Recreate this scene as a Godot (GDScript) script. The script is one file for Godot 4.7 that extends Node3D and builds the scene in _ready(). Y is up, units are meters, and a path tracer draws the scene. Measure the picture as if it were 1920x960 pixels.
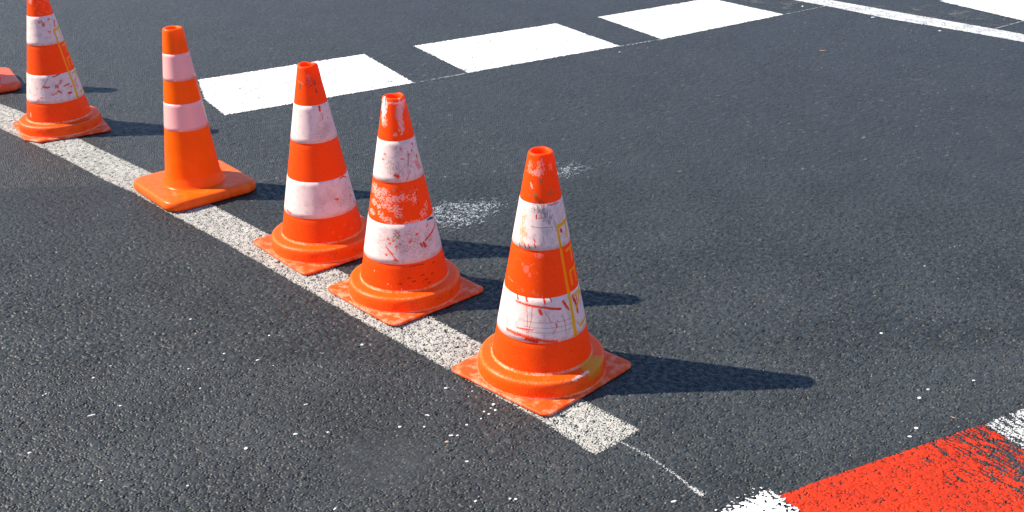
extends Node3D

# ---------------------------------------------------------------- measures (metres)
const CONE_R0 := 0.11544      # radius of the old cones' shell at the ground
const CONE_SLOPE := 0.18173   # how much it narrows per metre of height
const BANDS := [[0.1162, 0.2094], [0.3081, 0.4018]]
const TW := 768
const TH := 512

var n_edge := FastNoiseLite.new()     # border distance of the stones in the asphalt
var n_cell := FastNoiseLite.new()     # one value per stone
var n_micro := FastNoiseLite.new()
var n_pit := FastNoiseLite.new()
var n_wide := FastNoiseLite.new()
var n_fleck := FastNoiseLite.new()
var n_tex := FastNoiseLite.new()
var n_tex2 := FastNoiseLite.new()
var bands := []                       # [x0, z0, step, columns, rows, heights]
var road: MeshInstance3D
var taken := {}


func _ready() -> void:
	# ------------------------------------------------------------ camera
	var cam := Camera3D.new()
	cam.name = "camera"
	add_child(cam)
	cam.position = Vector3(0, 1.26414, 0)
	cam.basis = Basis(Vector3(0.99984251, -0.0161098, 0.00744498), Vector3(0.01774692, 0.9076087, -0.41944189), Vector3(0, 0.41950796, 0.90775166)).orthonormalized()
	cam.fov = rad_to_deg(2.0 * atan(480.0 / 2152.75))
	cam.near = 0.05
	cam.far = 900.0
	cam.current = true
	# ------------------------------------------------------------ sky, exposure
	var sky_mat := ProceduralSkyMaterial.new()
	sky_mat.sky_top_color = Color(0.11, 0.235, 0.5).linear_to_srgb()
	sky_mat.sky_horizon_color = Color(0.6, 0.72, 0.9).linear_to_srgb()
	sky_mat.sky_curve = 0.2
	sky_mat.ground_horizon_color = Color(0.3, 0.3, 0.3).linear_to_srgb()
	sky_mat.ground_bottom_color = Color(0.1, 0.1, 0.1).linear_to_srgb()
	var sky := Sky.new()
	sky.sky_material = sky_mat
	var env := Environment.new()
	env.background_mode = Environment.BG_SKY
	env.sky = sky
	env.background_energy_multiplier = 0.8
	env.tonemap_mode = Environment.TONE_MAPPER_LINEAR
	env.tonemap_exposure = 1.95
	env.sdfgi_enabled = true
	env.ssao_enabled = true
	env.ssil_enabled = true
	var we := WorldEnvironment.new()
	we.name = "environment"
	we.environment = env
	add_child(we)
	# ------------------------------------------------------------ sun
	var sun := DirectionalLight3D.new()
	sun.name = "sun"
	add_child(sun)
	sun.light_color = Color(1.0, 0.965, 0.91)
	sun.light_energy = 1.6
	sun.light_angular_distance = 0.5
	sun.shadow_enabled = true
	sun.look_at_from_position(Vector3(-5.42, 4.92, -0.7), Vector3.ZERO)

	set_noises()
	build_road()
	build_markings()
	build_cones()
	build_chips()


func set_noises() -> void:
	for n in [n_edge, n_cell]:
		n.noise_type = FastNoiseLite.TYPE_CELLULAR
		n.seed = 11
		n.frequency = 1.0 / 6.4
		n.cellular_jitter = 1.0
		n.domain_warp_enabled = false
		n.fractal_type = FastNoiseLite.FRACTAL_NONE
	n_edge.cellular_return_type = FastNoiseLite.RETURN_DISTANCE2_SUB
	n_cell.cellular_return_type = FastNoiseLite.RETURN_CELL_VALUE
	for a in [[n_micro, 3, 1.0 / 3.0], [n_pit, 4, 1.0 / 19.0], [n_wide, 5, 1.0 / 330.0], [n_fleck, 6, 1.0 / 2.1], [n_tex, 7, 1.0], [n_tex2, 8, 1.0]]:
		a[0].noise_type = FastNoiseLite.TYPE_SIMPLEX_SMOOTH
		a[0].seed = a[1]
		a[0].frequency = a[2]
		a[0].fractal_type = FastNoiseLite.FRACTAL_NONE
	n_wide.fractal_type = FastNoiseLite.FRACTAL_FBM
	n_wide.fractal_octaves = 3
	n_tex.fractal_type = FastNoiseLite.FRACTAL_FBM
	n_tex.fractal_octaves = 3


# ---------------------------------------------------------------- helpers
func numbered(called: String) -> String:
	var k: int = taken.get(called, 0)
	taken[called] = k + 1
	return called if k == 0 else "%s_%03d" % [called, k]


func part(called: String, mesh: Mesh, mat: Material, parent: Node3D) -> MeshInstance3D:
	var o := MeshInstance3D.new()
	o.name = called
	o.mesh = mesh
	o.material_override = mat
	parent.add_child(o, true)
	return o


func noise_texture(type: int, freq: float, size: int, seed_: int, ramp: Gradient, octaves := 1) -> NoiseTexture2D:
	var f := FastNoiseLite.new()
	f.noise_type = type
	f.seed = seed_
	f.frequency = freq
	if octaves > 1:
		f.fractal_type = FastNoiseLite.FRACTAL_FBM
		f.fractal_octaves = octaves
	else:
		f.fractal_type = FastNoiseLite.FRACTAL_NONE
	if type == FastNoiseLite.TYPE_CELLULAR:
		f.cellular_jitter = 1.0
		f.cellular_return_type = FastNoiseLite.RETURN_DISTANCE2_SUB
	var t := NoiseTexture2D.new()
	t.width = size
	t.height = size
	t.seamless = true
	t.seamless_blend_skirt = 0.08
	t.generate_mipmaps = false
	t.color_ramp = ramp
	t.noise = f
	return t


func ramp_of(points: Array) -> Gradient:
	var g := Gradient.new()
	var offsets := PackedFloat32Array()
	var colors := PackedColorArray()
	for p in points:
		offsets.append(p[0])
		colors.append(p[1])
	g.offsets = offsets
	g.colors = colors
	return g


func grey(v: float) -> Color:
	return Color(v, v, v)


# ---------------------------------------------------------------- the asphalt
var _h := 0.0
var _c := Color()


func stone(x: float, z: float) -> void:   # relief in metres and linear colour (bitumen, and the bare stones in it) at a place on the road
	var a := x * 1000.0
	var b := z * 1000.0
	var e := n_edge.get_noise_2d(a, b) + 1.0
	var g := 1.0 - smoothstep(0.03, 0.42, e)
	var p := n_pit.get_noise_2d(a, b)
	var c := n_cell.get_noise_2d(a, b)
	_h = (-3.0 * g * (0.7 + 1.1 * p) + 0.62 * c + 0.3 * n_micro.get_noise_2d(a, b) + 0.6 * p) * 0.001
	if x < -0.1 and x > -0.42 and z > -2.0:   # a place rolled smoother than the rest
		var r := Vector2(x + 0.25, z + 1.82).length() + 0.03 * n_tex.get_noise_2d(x * 14.0, z * 14.0)
		_h *= lerpf(0.5, 1.0, smoothstep(0.07, 0.13, r))
	var k := fposmod(c * 37.17, 1.0)
	var v := 0.0365 * (1.0 + 0.2 * c + 0.3 * n_wide.get_noise_2d(a, b))
	_c = Color(v * 0.9, v * 0.99, v * 0.99)
	var f := n_fleck.get_noise_2d(a, b)
	if f > 0.62:
		var s := minf((f - 0.62) * 5.0, 1.0)
		_c = _c.lerp(Color(0.24, 0.215, 0.17) if k > 0.4 else Color(0.13, 0.105, 0.065), s * (0.25 + 0.75 * fposmod(k * 7.0, 1.0)))
	if f > 0.82 and k < 0.06:
		_c = Color(0.35, 0.35, 0.33)
	if k > 0.97:
		_c = _c.lerp(Color(0.085, 0.08, 0.072), 0.5)


func ground_h(x: float, z: float) -> float:
	for bd in bands:
		var s: float = bd[2]
		var u: float = (x - bd[0]) / s
		var v: float = (z - bd[1]) / s
		if u >= 0.0 and v >= 0.0 and u < bd[3] - 1 and v < bd[4] - 1:
			var i := int(u)
			var j := int(v)
			u -= i
			v -= j
			var hs: PackedFloat32Array = bd[5]
			var at: int = j * bd[3] + i
			return lerpf(lerpf(hs[at], hs[at + 1], u), lerpf(hs[at + bd[3]], hs[at + bd[3] + 1], u), v)
	return 0.0


func build_band(half: float, z0: float, z1: float, s: float, open_near: bool, open_far: bool, relief_far: float, relief: float) -> Array:
	var nx := int(round(2.0 * half / s)) + 1
	var nz := int(round((z1 - z0) / s)) + 1
	var hs := PackedFloat32Array()
	hs.resize(nx * nz)
	var cols := PackedColorArray()
	cols.resize(nx * nz)
	for j in nz:
		var z := z0 + j * s
		var tz := 1.0
		if open_near:
			tz = clampf((z1 - z) / 0.04, 0.0, 1.0)
		if open_far:
			tz = minf(tz, clampf((z - z0) / 0.04, 0.0, 1.0))
		tz *= lerpf(relief_far, relief, (z - z0) / (z1 - z0))
		for i in nx:
			var x := -half + i * s
			var t := tz * clampf((half - absf(x)) / 0.04, 0.0, 1.0)
			stone(x, z)
			hs[j * nx + i] = _h * t
			cols[j * nx + i] = _c if s < 0.002 else Color(0.0285, 0.0315, 0.0318).lerp(_c * Color(0.93, 0.93, 0.93), lerpf(0.5, 1.0, smoothstep(-3.5, -2.2, z))) * (1.0 if s < 0.005 else 0.93)  # coarsest band coloured darker, standing in for pit shade its shallow relief lacks
	return [-half, z0, s, nx, nz, hs, cols]


func stitch(fine: Array, coarse: Array) -> void:   # the far edge of the finer band takes the heights of the coarser band's near edge
	var hf: PackedFloat32Array = fine[5]
	var hc: PackedFloat32Array = coarse[5]
	var row: int = (coarse[4] - 1) * coarse[3]
	for i in fine[3]:
		var u: float = (fine[0] + i * fine[2] - coarse[0]) / coarse[2]
		var k := clampi(int(u), 0, coarse[3] - 2)
		hf[i] = lerpf(hc[row + k], hc[row + k + 1], u - k)
	fine[5] = hf


func band_arrays(bd: Array) -> Array:
	var nx: int = bd[3]
	var nz: int = bd[4]
	var s: float = bd[2]
	var hs: PackedFloat32Array = bd[5]
	var v := PackedVector3Array()
	var n := PackedVector3Array()
	var idx := PackedInt32Array()
	v.resize(nx * nz)
	n.resize(nx * nz)
	idx.resize((nx - 1) * (nz - 1) * 6)
	var q := 0
	for j in nz:
		var ju := maxi(j - 1, 0) * nx
		var jd := mini(j + 1, nz - 1) * nx
		for i in nx:
			var at := j * nx + i
			v[at] = Vector3(bd[0] + i * s, hs[at], bd[1] + j * s)
			var il := maxi(i - 1, 0)
			var ir := mini(i + 1, nx - 1)
			n[at] = Vector3(hs[j * nx + il] - hs[j * nx + ir], 2.0 * s, hs[ju + i] - hs[jd + i]).normalized()
			if i < nx - 1 and j < nz - 1:
				idx[q] = at
				idx[q + 1] = at + 1
				idx[q + 2] = at + nx
				idx[q + 3] = at + 1
				idx[q + 4] = at + nx + 1
				idx[q + 5] = at + nx
				q += 6
	var arr := []
	arr.resize(Mesh.ARRAY_MAX)
	arr[Mesh.ARRAY_VERTEX] = v
	arr[Mesh.ARRAY_NORMAL] = n
	arr[Mesh.ARRAY_COLOR] = bd[6]
	arr[Mesh.ARRAY_INDEX] = idx
	return arr


func build_road() -> void:
	var a := build_band(1.152, -2.2032, -1.5048, 0.0018, true, false, 0.8, 0.88)
	var b := build_band(1.6524, -3.3048, -2.2032, 0.0027, false, false, 0.65, 1.05)
	var c := build_band(2.808, -6.3, -3.3048, 0.0072, false, true, 0.35, 0.65)
	stitch(a, b)
	stitch(b, c)
	bands = [a, b, c]
	var mesh := ArrayMesh.new()
	for bd in bands:
		mesh.add_surface_from_arrays(Mesh.PRIMITIVE_TRIANGLES, band_arrays(bd))
	# the rest of the tarmac, out to the horizon
	var st := SurfaceTool.new()
	st.begin(Mesh.PRIMITIVE_TRIANGLES)
	st.set_normal(Vector3.UP)
	st.set_color(Color(0.027, 0.030, 0.0303))
	var far := 400.0
	for r in [[-far, -1.5048, far, far], [-far, -2.2032, -1.152, -1.5048], [1.152, -2.2032, far, -1.5048], [-far, -3.3048, -1.6524, -2.2032], [1.6524, -3.3048, far, -2.2032], [-far, -6.3, -2.808, -3.3048], [2.808, -6.3, far, -3.3048], [-far, -far, far, -6.3]]:
		for p in [[0, 1], [2, 1], [2, 3], [0, 1], [2, 3], [0, 3]]:
			st.add_vertex(Vector3(r[p[0]], 0, r[p[1]]))
	st.commit(mesh)
	road = MeshInstance3D.new()
	road.name = "road"
	road.mesh = mesh
	road.set_meta("kind", "structure")
	road.set_meta("label", "dark coarse asphalt road surface under the traffic cones")
	add_child(road)
	var fine := asphalt(noise_texture(FastNoiseLite.TYPE_SIMPLEX_SMOOTH, 1.0 / 4.0, 512, 21, null, 3), 3.0, 0.03)
	var stones := noise_texture(FastNoiseLite.TYPE_CELLULAR, 1.0 / 8.0, 1024, 22, ramp_of([[0.0, grey(0.0)], [0.4, grey(0.75)], [1.0, grey(1.0)]]))
	road.set_surface_override_material(0, fine)
	road.set_surface_override_material(1, asphalt(stones, 1.15, 0.06))
	road.set_surface_override_material(2, asphalt(stones, 1.15, 0.28))
	road.set_surface_override_material(3, asphalt(stones, 1.15, 0.36))


func asphalt(height: Texture2D, scale_: float, relief: float) -> StandardMaterial3D:
	var m := StandardMaterial3D.new()
	m.vertex_color_use_as_albedo = true
	m.roughness = 0.48
	m.metallic_specular = 0.37
	m.uv1_triplanar = true
	m.uv1_world_triplanar = true
	m.uv1_scale = Vector3.ONE * scale_
	m.heightmap_enabled = true
	m.heightmap_texture = height
	m.heightmap_scale = relief
	return m


# ---------------------------------------------------------------- painted markings, laid over the stones and worn off their edges
func inside_by(p: Vector2, poly: PackedVector2Array) -> float:   # distance to the outline, positive inside
	var best := 1e9
	var odd := false
	var m := poly.size()
	for i in m:
		var a := poly[i]
		var b := poly[(i + 1) % m]
		var ab := b - a
		var t := clampf((p - a).dot(ab) / ab.length_squared(), 0.0, 1.0)
		best = minf(best, (a + ab * t).distance_squared_to(p))
		if (a.y > p.y) != (b.y > p.y) and p.x < (b.x - a.x) * (p.y - a.y) / (b.y - a.y) + a.x:
			odd = not odd
	return sqrt(best) * (1.0 if odd else -1.0)


func paint(called: String, label: String, poly: PackedVector2Array, s: float, lift: float, floor_h: float, keep: Callable, mat: Material, tint: Color) -> void:
	var lo := poly[0]
	var hi := poly[0]
	for p in poly:
		lo = lo.min(p)
		hi = hi.max(p)
	lo = ((lo - Vector2(0.02, 0.02)) / s).floor() * s
	var nx := int((hi.x - lo.x + 0.02) / s) + 1
	var nz := int((hi.y - lo.y + 0.02) / s) + 1
	var ids := PackedInt32Array()
	ids.resize((nx + 1) * (nz + 1))
	ids.fill(-1)
	var v := PackedVector3Array()
	var n := PackedVector3Array()
	var c := PackedColorArray()
	var idx := PackedInt32Array()
	for j in nz:
		for i in nx:
			var x := lo.x + (i + 0.5) * s
			var z := lo.y + (j + 0.5) * s
			var d := inside_by(Vector2(x, z), poly)
			if d < -0.02 or not keep.call(x, z, d):
				continue
			var q := []
			for k in [[0, 0], [1, 0], [1, 1], [0, 1]]:
				var at: int = (j + k[1]) * (nx + 1) + i + k[0]
				if ids[at] < 0:
					var px: float = lo.x + (i + k[0]) * s
					var pz: float = lo.y + (j + k[1]) * s
					var h := ground_h(px, pz)
					ids[at] = v.size()
					v.append(Vector3(px, maxf(h, floor_h) + lift, pz))
					var nn := Vector3(maxf(ground_h(px - s, pz), floor_h) - maxf(ground_h(px + s, pz), floor_h), 2.0 * s, maxf(ground_h(px, pz - s), floor_h) - maxf(ground_h(px, pz + s), floor_h))
					n.append(nn.normalized())
					var w := n_wide.get_noise_2d(px * 2600.0, pz * 2600.0) * 0.16 + n_micro.get_noise_2d(px * 700.0, pz * 700.0) * 0.06
					c.append(tint * (1.0 + w))
				q.append(ids[at])
			idx.append_array(PackedInt32Array([q[0], q[1], q[2], q[0], q[2], q[3]]))
	if idx.is_empty():
		return
	var arr := []
	arr.resize(Mesh.ARRAY_MAX)
	arr[Mesh.ARRAY_VERTEX] = v
	arr[Mesh.ARRAY_NORMAL] = n
	arr[Mesh.ARRAY_COLOR] = c
	arr[Mesh.ARRAY_INDEX] = idx
	var mesh := ArrayMesh.new()
	mesh.add_surface_from_arrays(Mesh.PRIMITIVE_TRIANGLES, arr)
	var o := part(called, mesh, mat, road)
	if label:
		o.set_meta("label", label)


func pv(flat: Array) -> PackedVector2Array:
	var out := PackedVector2Array()
	for i in range(0, flat.size(), 2):
		out.append(Vector2(flat[i], flat[i + 1]))
	return out


func ribbon(pts: PackedVector2Array, w: float) -> PackedVector2Array:
	var left := PackedVector2Array()
	var right := PackedVector2Array()
	for i in pts.size():
		var d := (pts[mini(i + 1, pts.size() - 1)] - pts[maxi(i - 1, 0)]).normalized().orthogonal() * w * 0.5
		left.append(pts[i] + d)
		right.append(pts[i] - d)
	right.reverse()
	left.append_array(right)
	return left


func build_markings() -> void:
	var m := StandardMaterial3D.new()
	m.vertex_color_use_as_albedo = true
	m.roughness = 0.75
	m.metallic_specular = 0.25
	m.uv1_triplanar = true
	m.uv1_world_triplanar = true
	m.uv1_scale = Vector3.ONE * 3.0
	m.heightmap_enabled = true
	m.heightmap_texture = noise_texture(FastNoiseLite.TYPE_SIMPLEX_SMOOTH, 1.0 / 5.0, 512, 31, null, 3)
	m.heightmap_scale = 0.035
	var wavy := func(x: float, z: float, f: float, by: float) -> float: return n_tex.get_noise_2d(x * f, z * f) * by
	# the long line that the cones stand on: worn, the pits between its stones bare
	var line := pv([-3.2, -5.25, -2.4, -4.47, -1.802, -3.887, -1.615, -3.708, -1.44, -3.536, -1.262, -3.35, -1.133, -3.232, -0.988, -3.071, -0.802, -2.877, -0.676, -2.739, -0.464, -2.506, -0.272, -2.294, -0.128, -2.139, 0.046, -1.955, 0.15, -1.825, 0.247, -1.907, 0.138, -2.025, -0.07, -2.265, -0.194, -2.4, -0.6, -2.83, -1.127, -3.402, -1.358, -3.632, -1.484, -3.764, -1.781, -4.063, -1.922, -4.189, -2.5, -4.75, -3.3, -5.5])
	paint("edge_line_marking", "worn white line that the row of cones stands on", line, 0.0018, 0.0008, -1.0, func(x: float, z: float, d: float) -> bool:
		if d + wavy.call(x, z, 160.0, 0.005) < 0.0:
			return false
		var e := n_edge.get_noise_2d(x * 1000.0, z * 1000.0) + 1.0
		var t := 0.085 + 0.11 * n_pit.get_noise_2d(x * 1000.0, z * 1000.0) + 0.08 * n_tex.get_noise_2d(x * 30.0, z * 30.0)
		return e > t and n_micro.get_noise_2d(x * 1000.0 + 900.0, z * 1000.0) < 0.66 - maxf(0.0, 0.01 - d) * 30.0, m, Color(0.365, 0.35, 0.31))
	# the thick fresh blocks beyond
	var blocks := [
		["freshly painted white block marking behind the orange cone with pink bands", [-1.24, -4.462, -0.617, -4.816, -0.373, -4.368, -1.03, -3.995, -1.15, -4.2]],
		["white block marking in the middle of the row", [-0.412, -4.94, 0.225, -5.307, 0.479, -4.876, -0.163, -4.497]],
		["white block marking beside the thin far line", [0.429, -5.422, 1.017, -5.785, 1.308, -5.407, 0.676, -4.981]],
		["white block marking beyond the thin far line, cut by the frame", [2.125, -5.633, 2.36, -5.2, 2.9, -5.6, 2.6, -6.0]]]
	for b in blocks:
		paint("block_marking", b[0], pv(b[1]), 0.004, 0.0012, -0.0012, func(x: float, z: float, d: float) -> bool:
			if d + wavy.call(x, z, 110.0, 0.008) < 0.0:
				return false
			return n_micro.get_noise_2d(x * 420.0, z * 420.0) + 0.5 * n_tex.get_noise_2d(x * 9.0, z * 9.0) < 0.63, m, Color(0.66, 0.66, 0.64))
	paint("thin_line_marking", "thin white line across the far corner", pv([0.9, -6.25, 1.405, -5.735, 1.557, -5.563, 1.765, -5.288, 2.035, -5.012, 2.204, -4.821, 2.7, -4.24, 2.8, -4.34, 2.272, -4.94, 2.048, -5.195, 1.81, -5.46, 1.638, -5.66, 1.46, -5.86, 1.0, -6.4]), 0.004, 0.001, -0.0006, func(x: float, z: float, d: float) -> bool:
		if d + wavy.call(x, z, 110.0, 0.006) < 0.0:
			return false
		return n_micro.get_noise_2d(x * 700.0, z * 700.0) + 0.45 * n_tex.get_noise_2d(x * 14.0, z * 14.0) < 0.6, m, Color(0.46, 0.455, 0.44))
	# guide lines between the blocks
	for g in [[-0.373, -4.364, -0.163, -4.493], [0.479, -4.868, 0.676, -4.979], [1.309, -5.405, 1.545, -5.567], [2.15, -5.045, 2.36, -5.2]]:
		paint("guide_line_marking", "", ribbon(pv(g), 0.011), 0.004, 0.0012, -1.0, func(x: float, z: float, d: float) -> bool: return d > 0.0 and n_tex.get_noise_2d(x * 40.0, z * 40.0) > -0.12, m, Color(0.2, 0.2, 0.19))
	# grey residue of older paint
	for g in [[0.95, -6.1, 1.45, -5.72, 1.5, -5.58, 1.31, -5.42, 1.05, -5.75, 0.8, -6.0], [1.75, -5.62, 2.2, -5.5, 2.34, -5.2, 2.14, -5.06, 1.86, -5.35]]:
		paint("paint_residue", "", pv(g), 0.004, 0.0009, -1.0, func(x: float, z: float, d: float) -> bool:
			return d > -0.01 and n_micro.get_noise_2d(x * 600.0, z * 600.0) * 0.6 + n_tex.get_noise_2d(x * 8.0, z * 8.0) + minf(d, 0.06) * 5.0 > 0.62, m, Color(0.085, 0.09, 0.094))
	# splashes between the cones
	var splash := func(x: float, z: float, d: float) -> bool:
		var e := n_edge.get_noise_2d(x * 1000.0, z * 1000.0) + 1.0
		return e > 0.16 and n_tex2.get_noise_2d(x * 80.0, z * 190.0) + 0.8 * n_tex.get_noise_2d(x * 22.0, z * 34.0) + clampf(d * 12.0, -0.6, 0.5) > 0.6
	paint("paint_splash", "speckled white paint splash behind the second cone from the end", pv([-0.26, -3.1, -0.24, -2.98, -0.165, -2.905, -0.088, -2.975, -0.02, -3.09, -0.03, -3.125, -0.13, -3.135]), 0.0018, 0.0007, -1.0, splash, m, Color(0.3, 0.325, 0.34))
	paint("paint_splash", "small speckled white paint splash behind the tip of the front cone", pv([0.12, -3.4, 0.14, -3.29, 0.18, -3.31, 0.235, -3.39, 0.19, -3.435]), 0.0018, 0.0007, -1.0, splash, m, Color(0.3, 0.325, 0.34))
	# thread of spilled paint from the line's end
	paint("paint_thread", "thin broken thread of white paint running on from the line end", ribbon(pv([0.205, -1.867, 0.229, -1.841, 0.252, -1.8185, 0.272, -1.79, 0.29, -1.766, 0.313, -1.727, 0.328, -1.706, 0.334, -1.696]), 0.0046), 0.0012, 0.0012, -1.0, func(x: float, z: float, d: float) -> bool:
		return d + wavy.call(x, z, 260.0, 0.008) + (0.002 if z > -1.72 else -0.0019) > 0.0, m, Color(0.4, 0.39, 0.37))
	# the red and white kerb stripe in the near corner
	var along := Vector2(0.56, 0.83).normalized()
	var streak := func(x: float, z: float) -> float:
		var a := along.dot(Vector2(x, z))
		var b := along.orthogonal().dot(Vector2(x, z))
		return n_tex2.get_noise_2d(a * 22.0, b * 130.0) * 0.65 + n_tex.get_noise_2d(a * 16.0 + 50.0, b * 50.0) * 0.6
	paint("red_stripe_marking", "red painted kerb stripe with dark rubber streaks", pv([0.471, -1.688, 0.573, -1.740, 0.677, -1.790, 0.80, -1.849, 0.921, -1.907, 1.11, -1.50, 0.62, -1.40]), 0.002, 0.0009, -1.0, func(x: float, z: float, d: float) -> bool:
		if d + wavy.call(x, z, 150.0, 0.002) < 0.0:
			return false
		var e := n_edge.get_noise_2d(x * 1000.0, z * 1000.0) + 1.0
		if e < 0.0 + 0.13 * n_pit.get_noise_2d(x * 1000.0, z * 1000.0) or n_micro.get_noise_2d(x * 620.0, z * 620.0) > 0.88:
			return false
		var b := (x - 0.70 + (z + 1.8) * -0.52) / 0.2
		return streak.call(x, z) + 0.25 * n_micro.get_noise_2d(x * 900.0, z * 900.0) < 0.85 - 0.92 * clampf(b, 0.0, 1.0), m, Color(0.44, 0.03, 0.01))
	paint("white_stripe_marking", "white kerb stripe beyond the red one, scraped by tyres", pv([0.926, -1.909, 0.981, -1.939, 1.024, -1.96, 1.25, -2.06, 1.3, -1.6, 1.11, -1.51]), 0.002, 0.0009, -1.0, func(x: float, z: float, d: float) -> bool:
		if d + wavy.call(x, z, 150.0, 0.006) < 0.0:
			return false
		var e := n_edge.get_noise_2d(x * 1000.0, z * 1000.0) + 1.0
		return e > 0.13 and streak.call(x, z) + 0.3 * n_micro.get_noise_2d(x * 800.0, z * 800.0) < 0.08, m, Color(0.5, 0.495, 0.47))
	paint("white_stripe_marking", "thick white paint spattered at the near end of the red stripe", pv([0.30, -1.61, 0.363, -1.645, 0.401, -1.668, 0.448, -1.702, 0.466, -1.687, 0.61, -1.40, 0.45, -1.33]), 0.002, 0.0022, -0.0002, func(x: float, z: float, d: float) -> bool:
		return d + wavy.call(x, z, 75.0, 0.03) - 0.002 > 0.0 and n_tex2.get_noise_2d(x * 110.0, z * 110.0) < 0.62, m, Color(0.8, 0.8, 0.79))


# ---------------------------------------------------------------- the cones' skins: plastic, scuffs, stencil
class ConeSkin:
	var w: int
	var h: int
	var px: PackedByteArray
	var n: FastNoiseLite
	var n2: FastNoiseLite
	var off: float

	func radius(v: float) -> float:
		return maxf(0.11544 - 0.18173 * v * 0.5, 0.02)

	func mix(at: int, c: Color, a: float) -> void:
		px[at] = int(lerpf(px[at], c.r * 255.0, a))
		px[at + 1] = int(lerpf(px[at + 1], c.g * 255.0, a))
		px[at + 2] = int(lerpf(px[at + 2], c.b * 255.0, a))

	# pts: [angle in degrees, height in metres, ...]; the angle 0 faces the road's near end, positive to the right
	func stroke(pts: Array, half: float, c: Color, a := 1.0, rough := 0.0, taper := 0.0) -> void:
		var lo := Vector2(1e9, 1e9)
		var hi := Vector2(-1e9, -1e9)
		for i in range(0, pts.size(), 2):
			lo = lo.min(Vector2(pts[i], pts[i + 1]))
			hi = hi.max(Vector2(pts[i], pts[i + 1]))
		var grow := half + rough
		var j0 := maxi(0, int((lo.y - grow) / 0.5 * h))
		var j1 := mini(h - 1, int((hi.y + grow) / 0.5 * h) + 1)
		var r := radius((lo.y + hi.y))
		var more := rad_to_deg(grow / r)
		var i0 := maxi(0, int(((lo.x - more) / 360.0 + 0.5) * w))
		var i1 := mini(w - 1, int(((hi.x + more) / 360.0 + 0.5) * w) + 1)
		var p := PackedVector2Array()
		for i in range(0, pts.size(), 2):
			p.append(Vector2(deg_to_rad(pts[i]) * r, pts[i + 1]))
		for j in range(j0, j1 + 1):
			var y := (j + 0.5) / h * 0.5
			for i in range(i0, i1 + 1):
				var q := Vector2(((i + 0.5) / w - 0.5) * TAU * r, y)
				var best := 1e9
				for k in p.size() - 1:
					var ab := p[k + 1] - p[k]
					var t := clampf((q - p[k]).dot(ab) / maxf(ab.length_squared(), 1e-9), 0.0, 1.0)
					var d := (p[k] + ab * t).distance_to(q)
					if taper > 0.0:
						d += taper * half * absf((k + t) / (p.size() - 1) - 0.5) * 2.0
					best = minf(best, d)
				best += rough * n2.get_noise_2d(q.x * 700.0 + off, q.y * 700.0)
				var s := clampf((half - best) / 0.0008 + 0.5, 0.0, 1.0)
				if s > 0.0:
					mix(((h - 1 - j) * w + i) * 3, c, s * a)

	# ragged patch: an ellipse broken up by noise
	func patch(deg: float, y0: float, rx: float, ry: float, c: Color, a := 1.0, fill := 0.5, freq := 160.0, stretch := 1.0) -> void:
		var r := radius(y0 * 2.0)
		var j0 := maxi(0, int((y0 - ry) / 0.5 * h))
		var j1 := mini(h - 1, int((y0 + ry) / 0.5 * h))
		for j in range(j0, j1 + 1):
			var y := (j + 0.5) / h * 0.5
			var span := rad_to_deg(rx / r)
			for i in range(maxi(0, int(((deg - span) / 360.0 + 0.5) * w)), mini(w - 1, int(((deg + span) / 360.0 + 0.5) * w)) + 1):
				var x := (((i + 0.5) / w - 0.5) * 360.0 - deg) / 180.0 * PI * r
				var e := 1.0 - Vector2(x / rx, (y - y0) / ry).length_squared()
				if e <= 0.0:
					continue
				var k := n.get_noise_2d(x * freq + off + deg * 3.0, y * freq * stretch) * 1.6 + (e - 1.0) * 0.9 + fill * 1.5 - 0.3
				if k > 0.0:
					mix(((h - 1 - j) * w + i) * 3, c, a * minf(k * 6.0, 1.0))

	func texture() -> ImageTexture:
		return ImageTexture.create_from_image(Image.create_from_data(w, h, false, Image.FORMAT_RGB8, px))


const ORANGE := Color(1.0, 0.348, 0.02)
const WHITE := Color(0.955, 0.845, 0.815)
const PALE := Color(1.0, 0.66, 0.6)
const YELLOW := Color(0.97, 0.7, 0.06)
const RED := Color(0.95, 0.22, 0.1)
const GRIME := Color(0.45, 0.37, 0.32)


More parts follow.
